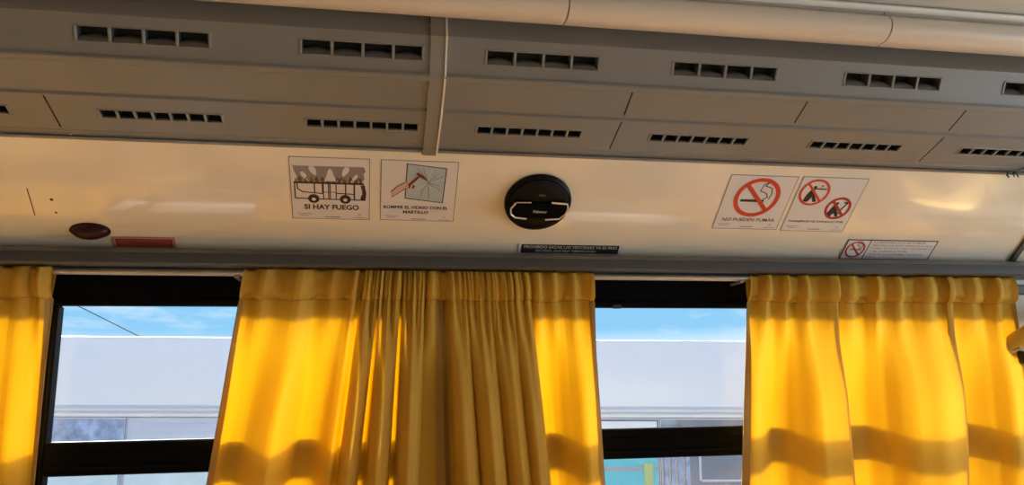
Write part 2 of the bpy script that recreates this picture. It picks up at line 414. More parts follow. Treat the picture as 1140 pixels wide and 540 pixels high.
mb = MB(); mb.extrude([(1.0475, z(.6035)), (1.0405, z(.6045)), (1.0375, z(.6075)), (1.0385, z(.611)), (1.043, z(.6135)), (1.056, z(.6135))], XL, XR, 'white')
structure(mb.build('trim_2', angle=50))
mb = MB(); mb.extrude([(1.075, z(.613)), (1.02, z(.615)), (.90, z(.628)), (.6, z(.66)), (.3, z(.68)), (-.6, z(.68)), (-.95, z(.55)), (-.97, z(.57)), (-.6, z(.70)), (.3, z(.70)), (.9, z(.66)), (1.075, z(.64))], XL, XR, 'ceil')
structure(mb.build('ceiling', angle=40))

# ------------------------------------------------------------------ dark rail, rod, window frames
mb = MB(); mb.extrude([(1.53, z(.2700)), (1.478, z(.2645)), (1.468, z(.2605)), (1.465, z(.255)), (1.465, z(.2365)), (1.469, z(.2335)), (1.53, z(.2335))], XL, XR, 'rail')
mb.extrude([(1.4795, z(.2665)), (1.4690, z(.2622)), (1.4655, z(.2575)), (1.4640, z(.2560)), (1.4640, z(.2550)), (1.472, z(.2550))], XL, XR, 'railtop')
structure(mb.build('trim_1', angle=30))
RODY, RODZ = 1.505, z(.2255)
rod = empty('curtain_rod', (0.5, RODY, RODZ)); tag(rod, 'silver metal curtain rod running under the slate rail', 'curtain rod')
ex = at(1127, 313, RODY).x
mb = MB(); mb.tube([(XL+.1, RODY, RODZ), (ex-.01, RODY, RODZ)], .0068, 'rod', 14); mb.build('rod', rod)
mb = MB(); mb.tube([(ex-.012, RODY, RODZ), (ex-.004, RODY, RODZ), (ex, RODY, RODZ)], [.0075, .0085, .005], 'white', 14); mb.build('end_cap', rod)
for px in (264, 824):
    x = at(px, 313, RODY).x; mb = MB(); mb.box(x-.004, x+.004, RODY-.002, 1.545, RODZ-.011, RODZ-.006, 'rod', .001); mb.box(x-.005, x+.005, RODY-.009, RODY+.009, RODZ-.0105, RODZ-.0062, 'rod', .001); mb.build('bracket', rod)
FY, GY = 1.545, 1.562
PIL = (at(440, 400, FY).x, at(556, 400, FY).x)
MUL = at(62, 345, FY).x
PILR = at(1118, 400, FY).x
ZB0, ZB1 = z(-.0905*FY), z(-.052*FY)       # middle bar
ZH0, ZH1 = z(.1088*FY), z(.2335)
ZS = z(-.52)
def window(name, x0, x1, j0, j1):
    root = empty(name, ((x0+x1)/2, FY, ZS)); root['kind'] = 'structure'
    mb = MB(); mb.box(x0, x1, FY, 1.575, ZH0, ZH1, 'black', .003)
    mb.box(x0, x1, FY-.003, FY+.004, ZH0-.001, ZH0+.012, 'black', .002)
    mb.box(x0, x0+j0, FY, 1.575, ZS, ZH0, 'black', .003); mb.box(x1-j1, x1, FY, 1.575, ZS, ZH0, 'black', .003)
    mb.box(x0, x1, FY, 1.575, ZS-.03, ZS+.03, 'black', .003)
    mb.build('frame', root)
    mb = MB(); mb.box(x0+j0, x1-j1, FY-.002, 1.574, ZB0, ZB1, 'black', .003); mb.box(x0+j0, x1-j1, FY-.006, FY, ZB0+.012, ZB0+.018, 'black', .002); mb.box(x0+j0, x1-j1, FY-.005, FY, ZB1-.02, ZB1-.016, 'black', .0015); mb.build('middle_bar', root)
    mb = MB(); mb.box(x0+j0-.004, x1-j1+.004, GY, GY+.004, ZB1-.005, ZH0+.006, 'glass'); mb.build('upper_pane', root, smooth=False)
    mb = MB(); mb.box(x0+j0-.004, x1-j1+.004, GY, GY+.004, ZS+.025, ZB0+.005, 'glass'); mb.build('lower_pane', root, smooth=False)
    return root
window('window_1', XL+.05, MUL-.006, .03, .004)
window('window_2', MUL-.006, (PIL[0]+PIL[1])/2, .010, (PIL[1]-PIL[0])/2)
wr = window('window_3', (PIL[0]+PIL[1])/2, PILR+.02, (PIL[1]-PIL[0])/2, .02)
a = at(686, 342.5, FY); mb = MB(); mb.box(a.x-.009, a.x+.009, FY-.008, FY, ZH0-.004, ZH0+.004, 'rubber', .001); mb.build('sash_catch', wr)
window('window_4', PILR+.20, XR, .02, .03)
# pillar cladding at right of the last curtain, window sill and wall below, outer skin and roof
mb = MB(); mb.box(PILR+.005, PILR+.215, 1.518, 1.60, ZS-.06, z(.2338), 'greywall', .004); mb.box(PILR+.005, PILR+.215, 1.512, 1.60, at(1130, 328, 1.512).z, at(1130, 317, 1.512).z, 'rail', .003); structure(mb.build('trim_5'))
mb = MB(); mb.box(XL, XR, 1.50, 1.60, z(-1.3), ZS-.03, 'wall', .004); structure(mb.build('wall_window_side'))
mb = MB(); mb.extrude([(1.545, z(.2336)), (1.576, z(.2336)), (1.576, z(.40)), (1.50, z(.66)), (1.2, z(.80)), (0, z(.86)), (-.8, z(.80)), (-1.02, z(.6)), (-1.02, z(.35)), (-.98, z(.35)), (-.98, z(.58)), (-.78, z(.76)), (0, z(.82)), (1.18, z(.76)), (1.46, z(.63)), (1.545, z(.38))], XL-.1, XR+.1, 'wall'); structure(mb.build('wall_roof_side'))
mb = MB(); mb.box(XL, XR, -1.0, 1.60, z(-1.34), z(-1.3), 'floor'); structure(mb.build('floor'))
mb = MB(); mb.box(XL, XR, -1.02, -.96, z(-1.3), z(-.45), 'wall')
for x0, x1 in ((XL, XL+.12), (-.42, -.28), (1.02, 1.16), (2.4, XR)): mb.box(x0, x1, -1.02, -.96, z(-.45), z(.25), 'wall')
mb.box(XL, XR, -1.02, -.96, z(.25), z(.60), 'wall'); structure(mb.build('wall_aisle_side'))
for nm, x0, x1 in (('wall_front', XR, XR+.04), ('wall_rear', XL-.04, XL)):
    mb = MB(); mb.box(x0, x1, -1.02, 1.60, z(-1.34), z(.84), 'wall'); structure(mb.build(nm))

# ------------------------------------------------------------------ stickers on the cove panel
class Sign:
    def __init__(s, name, label, tl, tr, br, bl, sheet='paper', border='inkthin', bw=.008, cat='sign', group=None):
        q = [panel.hit(*p) for p in (tl, tr, br, bl)]
        s.x0 = (q[0][0]+q[3][0])/2; s.x1 = (q[1][0]+q[2][0])/2; s.t0 = max(.0015, (q[2][1]+q[3][1])/2); s.t1 = (q[0][1]+q[1][1])/2
        s.W = s.x1-s.x0; s.A = (s.t1-s.t0)/s.W
        mb = MB(); T = s.T
        mb.box(0, 1, 0, s.A, 0, .0005/s.W, sheet, 0, T=lambda x, y, h: T(x, y, h*s.W))
        if border:
            i = .006
            mb.stroke([(i, i), (1-i, i), (1-i, s.A-i), (i, s.A-i), (i, i)], bw, .0006, border, T)
        s.o = tag(mb.build(name, smooth=False), label, cat, group)
        s.p = MB(); s.l = MB()
        print(name, round(s.W, 3), round(s.A, 3))
    def T(s, x, y, h): return panel.P(s.x0+x*s.W, s.t0+y*s.W, .0003+h)
    def done(s):
        if s.p.v: s.p.build('pictogram', s.o, smooth=False)
        if s.l.v: s.l.build('lettering', s.o, smooth=False)
def footer(s, y=.045):                         # the rows of print far too small to read
    rnd = random.Random(5)
    def row(x0, x1, yy, w, mat='faint'):
        x = x0
        while x < x1:
            d = rnd.uniform(.012, .03); s.l.stroke([(x, yy), (min(x1, x+d), yy)], w, .0007, mat, s.T); x += d+.006
    row(.07, .25, y+.045, .010); row(.10, .21, y+.018, .010); row(.42, .61, y-.005, .011, 'inkthin'); row(.80, .94, y-.012, .010)
    s.l.ring(.865, y+.04, .010, .017, .0007, 'faint', s.T, 16)

S = Sign('fire_sign', 'white square sign of a burning bus, reading SI HAY FUEGO', (321.3, 173.6), (412.8, 176.3), (411, 245), (325.3, 242.5), group='white safety signs')
T, p, A = S.T, S.p, S.A
p.poly([(.04, .88*A), (.06, .86*A), (.92, .865*A), (.945, .80*A), (.92, .76*A), (.93, .68*A), (.90, .62*A), (.08, .62*A), (.085, .70*A), (.055, .78*A)], .0006, 'smoke', T)
rnd = random.Random(3); pts = [(.06, .58*A)]
for k in range(25): pts.append((.06+k*.0345, (.595 if k % 2 else .67+rnd.uniform(0, .055))*A))
pts.append((.91, .58*A)); p.poly(pts, .00065, 'olive', T)
def leaf(cx, cy, l, w, a, mat='paper', h=.0008):
    pts = [(l*math.cos(t)*.5, w*math.sin(t)*.5*(1+.35*math.cos(t))) for t in [2*PI*k/20 for k in range(20)]]
    p.poly([(cx+x*math.cos(a)-y*math.sin(a), cy+x*math.sin(a)+y*math.cos(a)) for x, y in pts], h, mat, T)
leaf(.185, .70*A, .16, .055, 2.15); leaf(.29, .79*A, .16, .075, 1.98); leaf(.69, .785*A, .16, .07, 1.15); leaf(.80, .68*A, .15, .04, 1.0)
p.poly([(.425, .63*A), (.455, .72*A), (.475, .80*A), (.50, .835*A), (.525, .80*A), (.545, .72*A), (.575, .63*A)], .0008, 'paper', T)
for x0 in (.12, .21, .33, .40, .59, .64, .76, .86):
    p.stroke([(x0-.02, .64*A), (x0, .69*A), (x0+.02, .645*A)], .010, .0009, 'brown', T)
y0, y1, yb = .335*A, .60*A, .44*A
p.poly([(.055, y0), (.90, y0), (.93, .36*A), (.945, .45*A), (.925, .57*A), (.90, y1), (.055, y1)], .0009, 'paper', T)
W_ = .017
p.stroke([(.055, .35*A), (.055, y1), (.90, y1), (.925, .57*A), (.945, .45*A), (.935, .335*A), (.055, .345*A)], W_, .0010, 'brown', T)
p.stroke([(.055, y1), (.91, y1)], .030, .0011, 'brown', T)
p.stroke([(.085, y1), (.09, .50*A), (.15, yb+.01), (.40, .43*A)], W_, .0011, 'brown', T)
for x in (.30, .40): p.stroke([(x, y1), (x, .44*A)], W_, .0011, 'brown', T)
for x in (.41, .475, .495, .57): p.stroke([(x, y1), (x, y0)], .014, .0011, 'brown', T)
p.stroke([(.41, .455*A), (.57, .455*A)], .010, .0011, 'brown', T); p.stroke([(.57, .44*A), (.80, .43*A)], W_, .0011, 'brown', T)
for x in (.69, .80): p.stroke([(x, y1), (x, .42*A)], W_, .0011, 'brown', T)
p.stroke([(.80, y0), (.80, y1)], .02, .0011, 'brown', T)
p.poly([(.875, .345*A), (.935, .345*A), (.945, .45*A), (.925, .57*A), (.88, .58*A), (.90, .45*A)], .0012, 'brown', T)
p.poly([(.895, .42*A), (.908, .42*A), (.905, .54*A), (.895, .54*A)], .0013, 'smoke', T)
for cx in (.285, .685):
    p.disc(cx, .345*A, .072, .0012, 'brown', T); p.disc(cx, .335*A, .060, .0013, 'ink', T); p.disc(cx, .335*A, .026, .0014, 'paper', T)
S.l.text('SI HAY FUEGO', .51, .165*A, .70, .085*A, .0007, 'ink', T, .03); footer(S); S.done()

S = Sign('hammer_sign', 'white sign of a hand striking a blue pane, reading ROMPER EL VIDRIO CON EL MARTILLO', (424.2, 177.3), (511.8, 180), (504.5, 246), (422.8, 245), group='white safety signs')
T, p, A = S.T, S.p, S.A
pane = [(.325, .385*A), (.825, .325*A), (.845, .89*A), (.335, .945*A)]
p.poly(pane, .0006, 'paleblue', T); p.stroke(pane+[pane[0]], .012, .0008, 'ink', T)
c = (.615, .66*A); rnd = random.Random(11)
for k in range(13):
    a = -2.4+k*.42+rnd.uniform(-.1, .1); l = rnd.uniform(.13, .27); pts = [c]; 
    for j in (1, 2, 3): pts.append((min(.83, c[0]+l*j/3*math.cos(a)+rnd.uniform(-.012, .012)), min(.90*A, max(.36*A, c[1]+l*j/3*math.sin(a)+rnd.uniform(-.012, .012)))))
    p.stroke(pts, .0055, .0009, 'inkthin' if k % 3 else 'paper', T)
arm = [(.14, .49*A), (.15, .40*A), (.27, .50*A), (.33, .55*A), (.42, .53*A), (.45, .57*A), (.43, .62*A), (.40, .65*A), (.31, .64*A), (.22, .58*A)]
p.poly(arm, .0010, 'skin', T); p.stroke([arm[0], arm[9], arm[8]], .012, .0011, 'hammer', T); p.stroke(arm[1:4], .010, .0011, 'hammer', T)
p.poly([(.325, .585*A), (.34, .55*A), (.46, .68*A), (.505, .745*A), (.475, .755*A), (.40, .67*A)], .0012, 'hammer', T)
p.poly([(.455, .785*A), (.475, .815*A), (.56, .76*A), (.61, .68*A), (.53, .72*A), (.50, .745*A)], .0013, 'hammer', T)
for k in range(4): p.poly([(.325+k*.027, .565*A-k*.004), (.35+k*.027, .555*A), (.372+k*.025, .60*A), (.347+k*.025, .615*A)], .0014, 'hammer' if k % 2 else 'skin', T)
S.l.text('ROMPER EL VIDRIO CON EL', .475, .205*A, .86, .052*A, .0007, 'ink', T, .03); S.l.text('MARTILLO', .475, .125*A, .34, .052*A, .0007, 'ink', T, .03); footer(S, .035); S.done()

def prohibit(mb, cx, cy, r, w, mat, T, h=.0010, bar=True):
    mb.ring(cx, cy, r-w, r, h, mat, T)
    if bar:
        a = PI*.74; mb.stroke([(cx+(r-w*.5)*math.cos(a), cy+(r-w*.5)*math.sin(a)), (cx-(r-w*.5)*math.cos(a), cy-(r-w*.5)*math.sin(a))], w*.95, h+.0002, mat, T)
def squiggle(mb, x, y, s, T, w, h, mat='ink'):
    pts = [(x, y), (x+.09*s, y+.05*s), (x+.02*s, y+.16*s), (x-.14*s, y+.22*s), (x-.10*s, y+.40*s), (x+.02*s, y+.46*s), (x-.06*s, y+.36*s), (x+.12*s, y+.30*s), (x+.16*s, y+.14*s), (x+.13*s, y)]
    mb.stroke(pts, w, h, mat, T)
S = Sign('no_smoking_sign', 'white sign with one big red ring over a cigarette, reading NO PUEDEN FUMAR', (815, 193.8), (890, 196.4), (863.5, 256), (791.5, 253.5), group='white safety signs')
T, p, A = S.T, S.p, S.A
p.poly([(.27, .52*A), (.68, .52*A), (.68, .565*A), (.27, .565*A)], .0008, 'ink', T); p.poly([(.62, .522*A), (.68, .522*A), (.68, .563*A), (.62, .563*A)], .0009, 'paper', T)
squiggle(p, .60, .58*A, .62, T, .014, .0008); prohibit(p, .50, .60*A, .355*A, .062, 'red', T)
S.l.text('NO PUEDEN FUMAR', .51, .155*A, .80, .060*A, .0007, 'ink', T, .008); footer(S, .05); S.done()

S = Sign('conduct_sign', 'white sign with two small red rings side by side, reading PASAJEROS NI CONDUCTOR', (894, 196.6), (967.3, 198.2), (939, 258), (868.3, 256.8), group='white safety signs')
T, p, A = S.T, S.p, S.A
def figure(cx, cy, s):
    p.disc(cx-.02*s, cy+.40*s, .10*s, .0008, 'ink', T, 16)
    p.poly([(cx-.42*s, cy-.55*s), (cx-.36*s, cy-.15*s), (cx-.18*s, cy+.28*s), (cx+.02*s, cy+.28*s), (cx+.12*s, cy-.05*s), (cx+.38*s, cy-.55*s), (cx+.18*s, cy-.58*s), (cx+.02*s, cy-.25*s), (cx-.12*s, cy-.58*s)], .0008, 'ink', T)
figure(.25, .71*A, .26); p.stroke([(.25, .79*A), (.42, .79*A)], .022, .0008, 'ink', T); p.stroke([(.33, .82*A), (.345, .86*A), (.36, .83*A)], .01, .0008, 'ink', T)
prohibit(p, .265, .725*A, .235*A, .036, 'red', T)
figure(.70, .44*A, .24); p.disc(.76, .53*A, .05, .0007, 'paper', T); p.stroke([(.78, .40*A), (.85, .55*A), (.80, .56*A)], .025, .0008, 'ink', T); p.stroke([(.58, .36*A), (.83, .36*A)], .02, .0008, 'ink', T)
prohibit(p, .735, .45*A, .205*A, .040, 'darkred', T)
S.l.text('PASAJEROS NI CONDUCTOR', .50, .165*A, .86, .045*A, .0007, 'ink', T, .02); footer(S, .05); S.done()

S = Sign('law_sticker', 'small black-bordered sticker with red no smoking ring beside lines of text, above the right curtain', (944, 265.6), (1044.5, 268.6), (1031, 291.3), (932.5, 290.6), border='ink', bw=.013, cat='sticker')
T, p, A = S.T, S.p, S.A
p.stroke([(.255, 0), (.255, A)], .011, .0007, 'ink', T)
p.poly([(.07, .47*A), (.19, .47*A), (.19, .52*A), (.07, .52*A)], .0007, 'ink', T); squiggle(p, .16, .54*A, .20, T, .006, .0007); prohibit(p, .128, .50*A, .40*A, .018, 'darkred', T)
for k, (tx, w) in enumerate((('LA PROHIBICION DE FUMAR', .58), ('DENTRO DE ESTE VEHICULO SON', .68), ('PARA TODOS LOS PASAJEROS', .68), ('Y EL CONDUCTOR', .42), ('SEGUN LA NORMA VIGENTE', .62), ('LEY', .10))):
    S.l.text(tx, .29, A*(.83-k*.145), w, .075*A, .0007, 'inkthin', T, 0, 'LEFT')
S.done()
S = Sign('notice_sticker', 'black strip sticker with white border and two lines of capitals, above the middle curtains', (576.8, 269.8), (692.5, 272.6), (690.2, 286.2), (577, 283.6), border=None, cat='sticker')
T, p, A = S.T, S.p, S.A
p.poly([(.025, .12*A), (.972, .12*A), (.972, .90*A), (.025, .90*A)], .0006, 'ink', T)
S.l.text('PROHIBIDO SACAR LAS VENTANAS YA ES FRIO', .50, .56*A, .90, .25*A, .0008, 'letter', T, .01); S.l.text('MATERIAL QUE BAJA TEMPERATURA', .46, .19*A, .58, .25*A, .0008, 'letter', T, .01); S.done()
S = Sign('warning_sticker', 'small red strip sticker with pale pink border, beside the dark oval lens', (123.5, 263), (194, 264.8), (197, 276.5), (128.5, 276), sheet='pink', border='darkred', bw=.008, cat='sticker')
T, p, A = S.T, S.p, S.A
p.poly([(.045, .16*A), (.955, .16*A), (.955, .84*A), (.045, .84*A)], .0007, 'redfill', T)
rnd = random.Random(2)
for k in range(3):
    x = .08
    while x < .92:
        d = rnd.uniform(.02, .05); S.l.stroke([(x, A*(.30+.19*k)), (min(.92, x+d), A*(.30+.19*k))], .017, .0009, 'redtext', T); x += d+.012
S.done()

# ------------------------------------------------------------------ round black speaker and dark oval lens
cx, ct = panel.hit(598.5, 224); RD = abs(panel.hit(635.5, 224)[0]-panel.hit(561.5, 224)[0])/2
T = lambda x, y, h: panel.P(cx+x*RD, ct+y*RD, h)
def lathe(mb, prof, mat, T, n=56):
    vs = [T(r*math.cos(2*PI*k/n), r*math.sin(2*PI*k/n), h) for r, h in prof for k in range(n)]
    fs = [(i*n+k, i*n+(k+1) % n, (i+1)*n+(k+1) % n, (i+1)*n+k) for i in range(len(prof)-1) for k in range(n)]
    fs.append(tuple(range(len(vs)-n, len(vs)))); mb.add(vs, fs, mat)
sp = empty('round_speaker', panel.P(cx, ct)); tag(sp, 'round glossy black speaker with broken chrome outline and silver lettering', 'speaker')
mb = MB(); lathe(mb, [(.97, 0), (1.0, .002), (1.0, .006), (.97, .010), (.93, .0115), (.90, .0105)], 'blackgloss', T); mb.build('rim', sp)
mb = MB(); lathe(mb, [(.905, .0095), (.90, .0120), (.80, .0155), (.6, .0190), (.4, .0210), (.2, .0220), (.05, .0222)], 'blackgloss', T); mb.build('grille', sp)
def bar_pts(): return [(-.86, -.02), (-.74, .24), (.70, .24), (.87, .10), (.85, -.14), (.66, -.36), (-.66, -.36), (-.83, -.24)]
mb = MB(); b = bar_pts(); n = len(b)
vs = [T(x, y, .012) for x, y in b]+[T(x*.98, y*.95, .0245) for x, y in b]+[T(x*.93, y*.82, .0262) for x, y in b]
mb.add(vs, [(r*n+k, r*n+(k+1) % n, (r+1)*n+(k+1) % n, (r+1)*n+k) for r in range(2) for k in range(n)]+[tuple(range(2*n, 3*n))], 'black'); mb.build('badge_bar', sp, angle=20)
for pts, w in (([(-.28, .245), (-.72, .235)], .028), ([(-.735, .21), (-.855, .0), (-.825, -.2), (-.70, -.31), (-.34, -.36)], .05), ([(.33, .26), (.80, .225), (.845, .06), (.80, -.14), (.64, -.33), (.22, -.365)], .05)):
    mb = MB(); mb.tube([T(x, y, .0262) for x, y in pts], w*RD*.55, 'chrome', 8); mb.build('chrome_trim', sp)
mb = MB(); mb.text('Wolkswooer', .02, -.125, .42, .10, .0266, 'letter', T, .01); mb.build('lettering', sp, smooth=False)
mb = MB(); mb.text('Calm', .02, .44, .20, .07, .0222, 'faint', T, 0); mb.build('lettering', sp, smooth=False)

lx, lt = panel.hit(100.5, 256.5); lw = abs(panel.hit(123.5, 257)[0]-panel.hit(77.5, 256)[0])/2
T = lambda x, y, h: panel.P(lx+x*lw, lt+y*lw*.52, h)
ol = empty('oval_lens', panel.P(lx, lt)); tag(ol, 'dark maroon oval lens bulging from the cream panel', 'lamp')
mb = MB(); lathe(mb, [(1.0, 0), (1.0, .002), (.95, .0034), (.90, .003)], 'maroon', T, 40); mb.build('bezel', ol)
mb = MB(); lathe(mb, [(.92, .0025), (.85, .007), (.70, .0120), (.45, .0155), (.2, .0168), (.05, .017)], 'maroon', T, 40); mb.build('lens', ol)
# black cable end hanging under the duct at far right
mb = MB(); q = lambda px, py, Y: at(px, py, Y)
mb.tube([q(1150, 184.5, 1.29), q(1140, 188, 1.29), q(1130, 190, 1.288), q(1122.5, 192.5, 1.286), q(1121, 195, 1.29), q(1123, 197, 1.31)], .0016, 'rubber', 8)
mb.tube([q(1129, 196.5, 1.31), q(1128, 193.5, 1.29), q(1130, 191.5, 1.287), q(1132.5, 194.5, 1.29), q(1133.5, 197, 1.31)], .0015, 'rubber', 8)
tag(mb.build('loose_cable'), 'loose thin black cable under the duct edge at far right', 'cable')
# yellow grab handle at right
gh = empty('grab_handle', at(1150, 375, 1.47)); tag(gh, 'yellow tubular grab handle with black bracket at the right edge of the curtain', 'handle')
mb = MB(); mb.tube([at(1117, 389, 1.512), at(1124, 384, 1.505), at(1140, 374, 1.48), at(1168, 357, 1.46), at(1200, 350, 1.46), at(1215, 362, 1.49), at(1218, 372, 1.52)], .0185, 'yellow', 16); mb.build('tube', gh)
mb = MB(); mb.tube([at(1127, 391, 1.478), at(1135, 388, 1.465), at(1150, 392, 1.46), at(1160, 400, 1.48), at(1162, 405, 1.52)], .004, 'rod', 8); mb.build('ring', gh)
mb = MB(); a = at(1138, 394, 1.50); mb.box(a.x-.012, a.x+.05, 1.485, 1.52, a.z-.022, a.z+.008, 'rubber', .004); mb.build('bracket', gh)

# ------------------------------------------------------------------ curtains
Y0 = 1.503
ZT = z(.2330); ZST = z(.1745); Z540 = at(570, 540, Y0).z; ZBOT = z(-.54)
def cr(p0, p1, p2, p3, t):
    return .5*((2*p1)+(-p0+p2)*t+(2*p0-5*p1+4*p2-p3)*t*t+(-p0+3*p1-3*p2+p3)*t**3)
def smooth(a, b, x):
    t = min(1, max(0, (x-a)/(b-a))); return t*t*(3-2*t)
def curtain(label, ctl, period, amp, pw=(1, 1), seed=1, vis=(True, True)):
    rnd = random.Random(seed)
    cols = []                                     # (x at the rod, x at knee height, depth, power)
    n = len(ctl); C_ = [ctl[0]]+list(ctl)+[ctl[-1]]
    for i in range(n-1):
        a, b, c, d = C_[i:i+4]; k = max(4, int(abs(c[0]-b[0])/1.1))
        for j in range(k+(i == n-2)):
            t = j/k; cols.append([cr(a[q], b[q], c[q], d[q], t) for q in range(3)])
    nC = len(cols); ph = 0; rf = []; sc_ = 1
    for i, c in enumerate(cols):
        if i:
            ph += 2*PI*abs(c[0]-cols[i-1][0])/period(c[0])*sc_
            if ph % (2*PI) < 1: sc_ = rnd.uniform(.65, 1.5)
        rf.append(math.sin(ph)+.35*math.sin(ph*.43+1))
    XT = [at(c[0], 304, Y0).x for c in cols]; XB = [at(c[1], 540, Y0).x for c in cols]
    def P(i, zz, off=0):
        w = (ZT-zz)/(ZT-Z540); u = i/(nC-1); p = pw[0]*(1-u)+pw[1]*u
        x = XT[i]+(XB[i]-XT[i])*(w**p if w > 0 else 0)
        y = cols[i][2]*.01*(.16+.84*smooth(.22, .68, w))
        r = amp(cols[i][0])*rf[i]*(1-.85*smooth(.12, .42, w))
        zz += (.0018*math.sin(i*.09)+.0012*rf[i])*math.exp(-((zz-ZST)/.02)**2)
        return Vector((x+r*.5*math.cos(i*.7)*.4, min(1.5365, Y0+y+r+off), zz))
    root = empty('curtain', Vector(((XT[0]+XT[-1])/2, Y0, ZT))); tag(root, label, 'curtain', 'gold curtains along the windows')
    rows = [ZST+(ZBOT-ZST)*(k/64) for k in range(65)]
    mb = MB(); mb.add([P(i, zz) for zz in rows for i in range(nC)], [(r*nC+i, r*nC+i+1, (r+1)*nC+i+1, (r+1)*nC+i) for r in range(64) for i in range(nC-1)], 'cloth'); mb.build('drape', root, angle=180)
    pr = []                                       # the rod pocket: front sheet up, over the rod, back sheet down
    for k in range(11): t = k/10; pr.append((ZST+(ZT-ZST)*t, -.0105*math.sin(PI*min(1, t*1.02))**.7*(.75+.25*t)))
    pr[-1] = (ZT, -.004); pr += [(ZT-.0005, .006), (ZT-.008, .0125), (RODZ-.008, .013), (ZST+.02, .008), (ZST, .0015)]
    mb = MB(); vs = []
    for k, (zz, off) in enumerate(pr):
        for i in range(nC):
            q = P(i, zz); pk = Y0+off+amp(cols[i][0])*((rf[i]-.55)*1.1 if off <= 0 else -.2*rf[i])+cols[i][2]*.01*.12*(1-k/10 if k < 11 else 0)
            if off < 0 and .2 < k/10 < 1: pk = min(pk, RODY-.0085)
            if k <= 0: pk = q.y
            if k == 10: zz2 = zz+min(0, .002*rf[i]-.001)
            else: zz2 = zz
            vs.append(Vector((q.x, min(1.532, pk), q.z if k in (0, len(pr)-1) else zz2)))
    mb.add(vs, [(r*nC+i, r*nC+i+1, (r+1)*nC+i+1, (r+1)*nC+i) for r in range(len(pr)-1) for i in range(nC-1)], 'cloth'); mb.build('heading', root, angle=180)
    mb = MB(); mb.tube([P(i, ZST, -.0012) for i in range(0, nC, 2)], .0007, 'thread', 5); mb.build('stitching', root)
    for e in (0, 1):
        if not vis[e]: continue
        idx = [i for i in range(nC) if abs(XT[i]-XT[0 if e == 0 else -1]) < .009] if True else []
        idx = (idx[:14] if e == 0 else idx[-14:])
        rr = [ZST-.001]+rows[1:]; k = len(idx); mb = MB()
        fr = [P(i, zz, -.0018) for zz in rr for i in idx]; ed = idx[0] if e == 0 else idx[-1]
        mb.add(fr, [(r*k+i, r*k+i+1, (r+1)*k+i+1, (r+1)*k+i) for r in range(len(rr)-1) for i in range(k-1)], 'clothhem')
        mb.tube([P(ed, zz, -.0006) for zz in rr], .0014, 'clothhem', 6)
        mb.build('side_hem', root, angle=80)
    return root
def ridge(x0, x1, b0, b1, d):                     # one deep pleat: front, and the cloth doubled back behind it
    L = lambda f, g=0: (x0+(x1-x0)*f+g, b0+(b1-b0)*f+g)
    return [(*L(0), -d*.15), (*L(.12), -d*.6), (*L(.42), -d), (*L(.78), -d*.72), (*L(.97), -d*.3), (*L(1), 0), (*L(.9), .15), (*L(.2), .1), (*L(.12), .35), (*L(.2), .6), (*L(.85), .6), (*L(.92), .85), (*L(.85), 1.1), (*L(.3), 1.1), (*L(.22), 1.35), (*L(.35), 1.6), (*L(.85), 1.6)]
ml = [(272, 228, .6), (280, 236, 2.4), (292, 246, 3.2), (306, 258, 2.6), (324, 278, -.6), (340, 294, -2.4), (350, 307, -.6), (360, 320, 3.0), (372, 336, 3.4), (382, 348, 2.2), (392, 358, -.8), (399, 366, -1.6), (404, 372, .4)]
ml += ridge(406, 424, 374, 397, 3.2)+[(427, 402, 1.8)]+ridge(426, 447, 406, 432, 3.4)+[(450, 438, 1.8)]+ridge(449, 474, 439, 466, 3.4)+[(478, 472, 2.2), (484, 484, 2.6), (490, 497, 2.2)]
mr = [(490, 496, 3.0), (495, 504, 3.2)]+ridge(497, 518, 507, 535, 3.0)+[(519, 537, 1.6)]+ridge(517, 545, 535, 566, 3.2)+[(546, 568, 1.6)]+ridge(542, 568, 565, 592, 3.0)+[(570, 594, 1.8)]+ridge(566, 588, 590, 613, 2.6)+[(594, 612, 2.6), (602, 621, 3.4), (614, 632, 2.8), (624, 643, .2), (640, 655, -2.0), (657, 672, -.3)]
rt = [(833, 828, .3), (838, 836, -1.0), (845, 846, -.4), (852, 858, 1.4), (861, 871, 3.3), (872, 884, 3.0), (880, 894, .6), (892, 912, -2.6), (918, 938, -2.3), (925, 946, -2.0), (925, 946, -1.0), (918, 938, -.4), (926, 948, 2.2), (938, 962, 3.4), (954, 978, 3.3), (972, 996, 1.2), (986, 1010, -2.2), (1016, 1038, -3.6), (1048, 1069, -2.3), (1052, 1073, -1.6), (1046, 1066, -.4), (1053, 1074, 2.6), (1062, 1084, 3.4), (1076, 1100, 2.6), (1088, 1114, .4), (1104, 1132, -2.2), (1125, 1172, .2)]
lt_ = [(-220, -262, 0), (-180, -220, 1.5), (-140, -176, -1.5), (-100, -130, 1.6), (-62, -92, -1.4), (-30, -56, .8), (-6, -30, 2.2), (10, -10, .6), (24, 6, -1.5), (38, 20, -.9), (48, 28, .6), (60, 38, -.2)]
curtain('gold curtain at the left edge of the photo, left of the first window gap', lt_, lambda x: 27, lambda x: .008, seed=2, vis=(False, True))
curtain('gold curtain with flat sunlit left half and deep folds, left of the dark seam', ml, lambda x: 38 if x < 395 else 13, lambda x: .008 if x < 395 else .0085, seed=3)
curtain('gold curtain with tan folds and narrow sunlit right edge, right of the dark seam', mr, lambda x: 13 if x < 590 else 27, lambda x: .0085 if x < 590 else .0075, seed=4)
curtain('wide mostly flat sunlit gold curtain under the small law sticker at right', rt, lambda x: 29, lambda x: .0095, pw=(1, 3.6), seed=5)

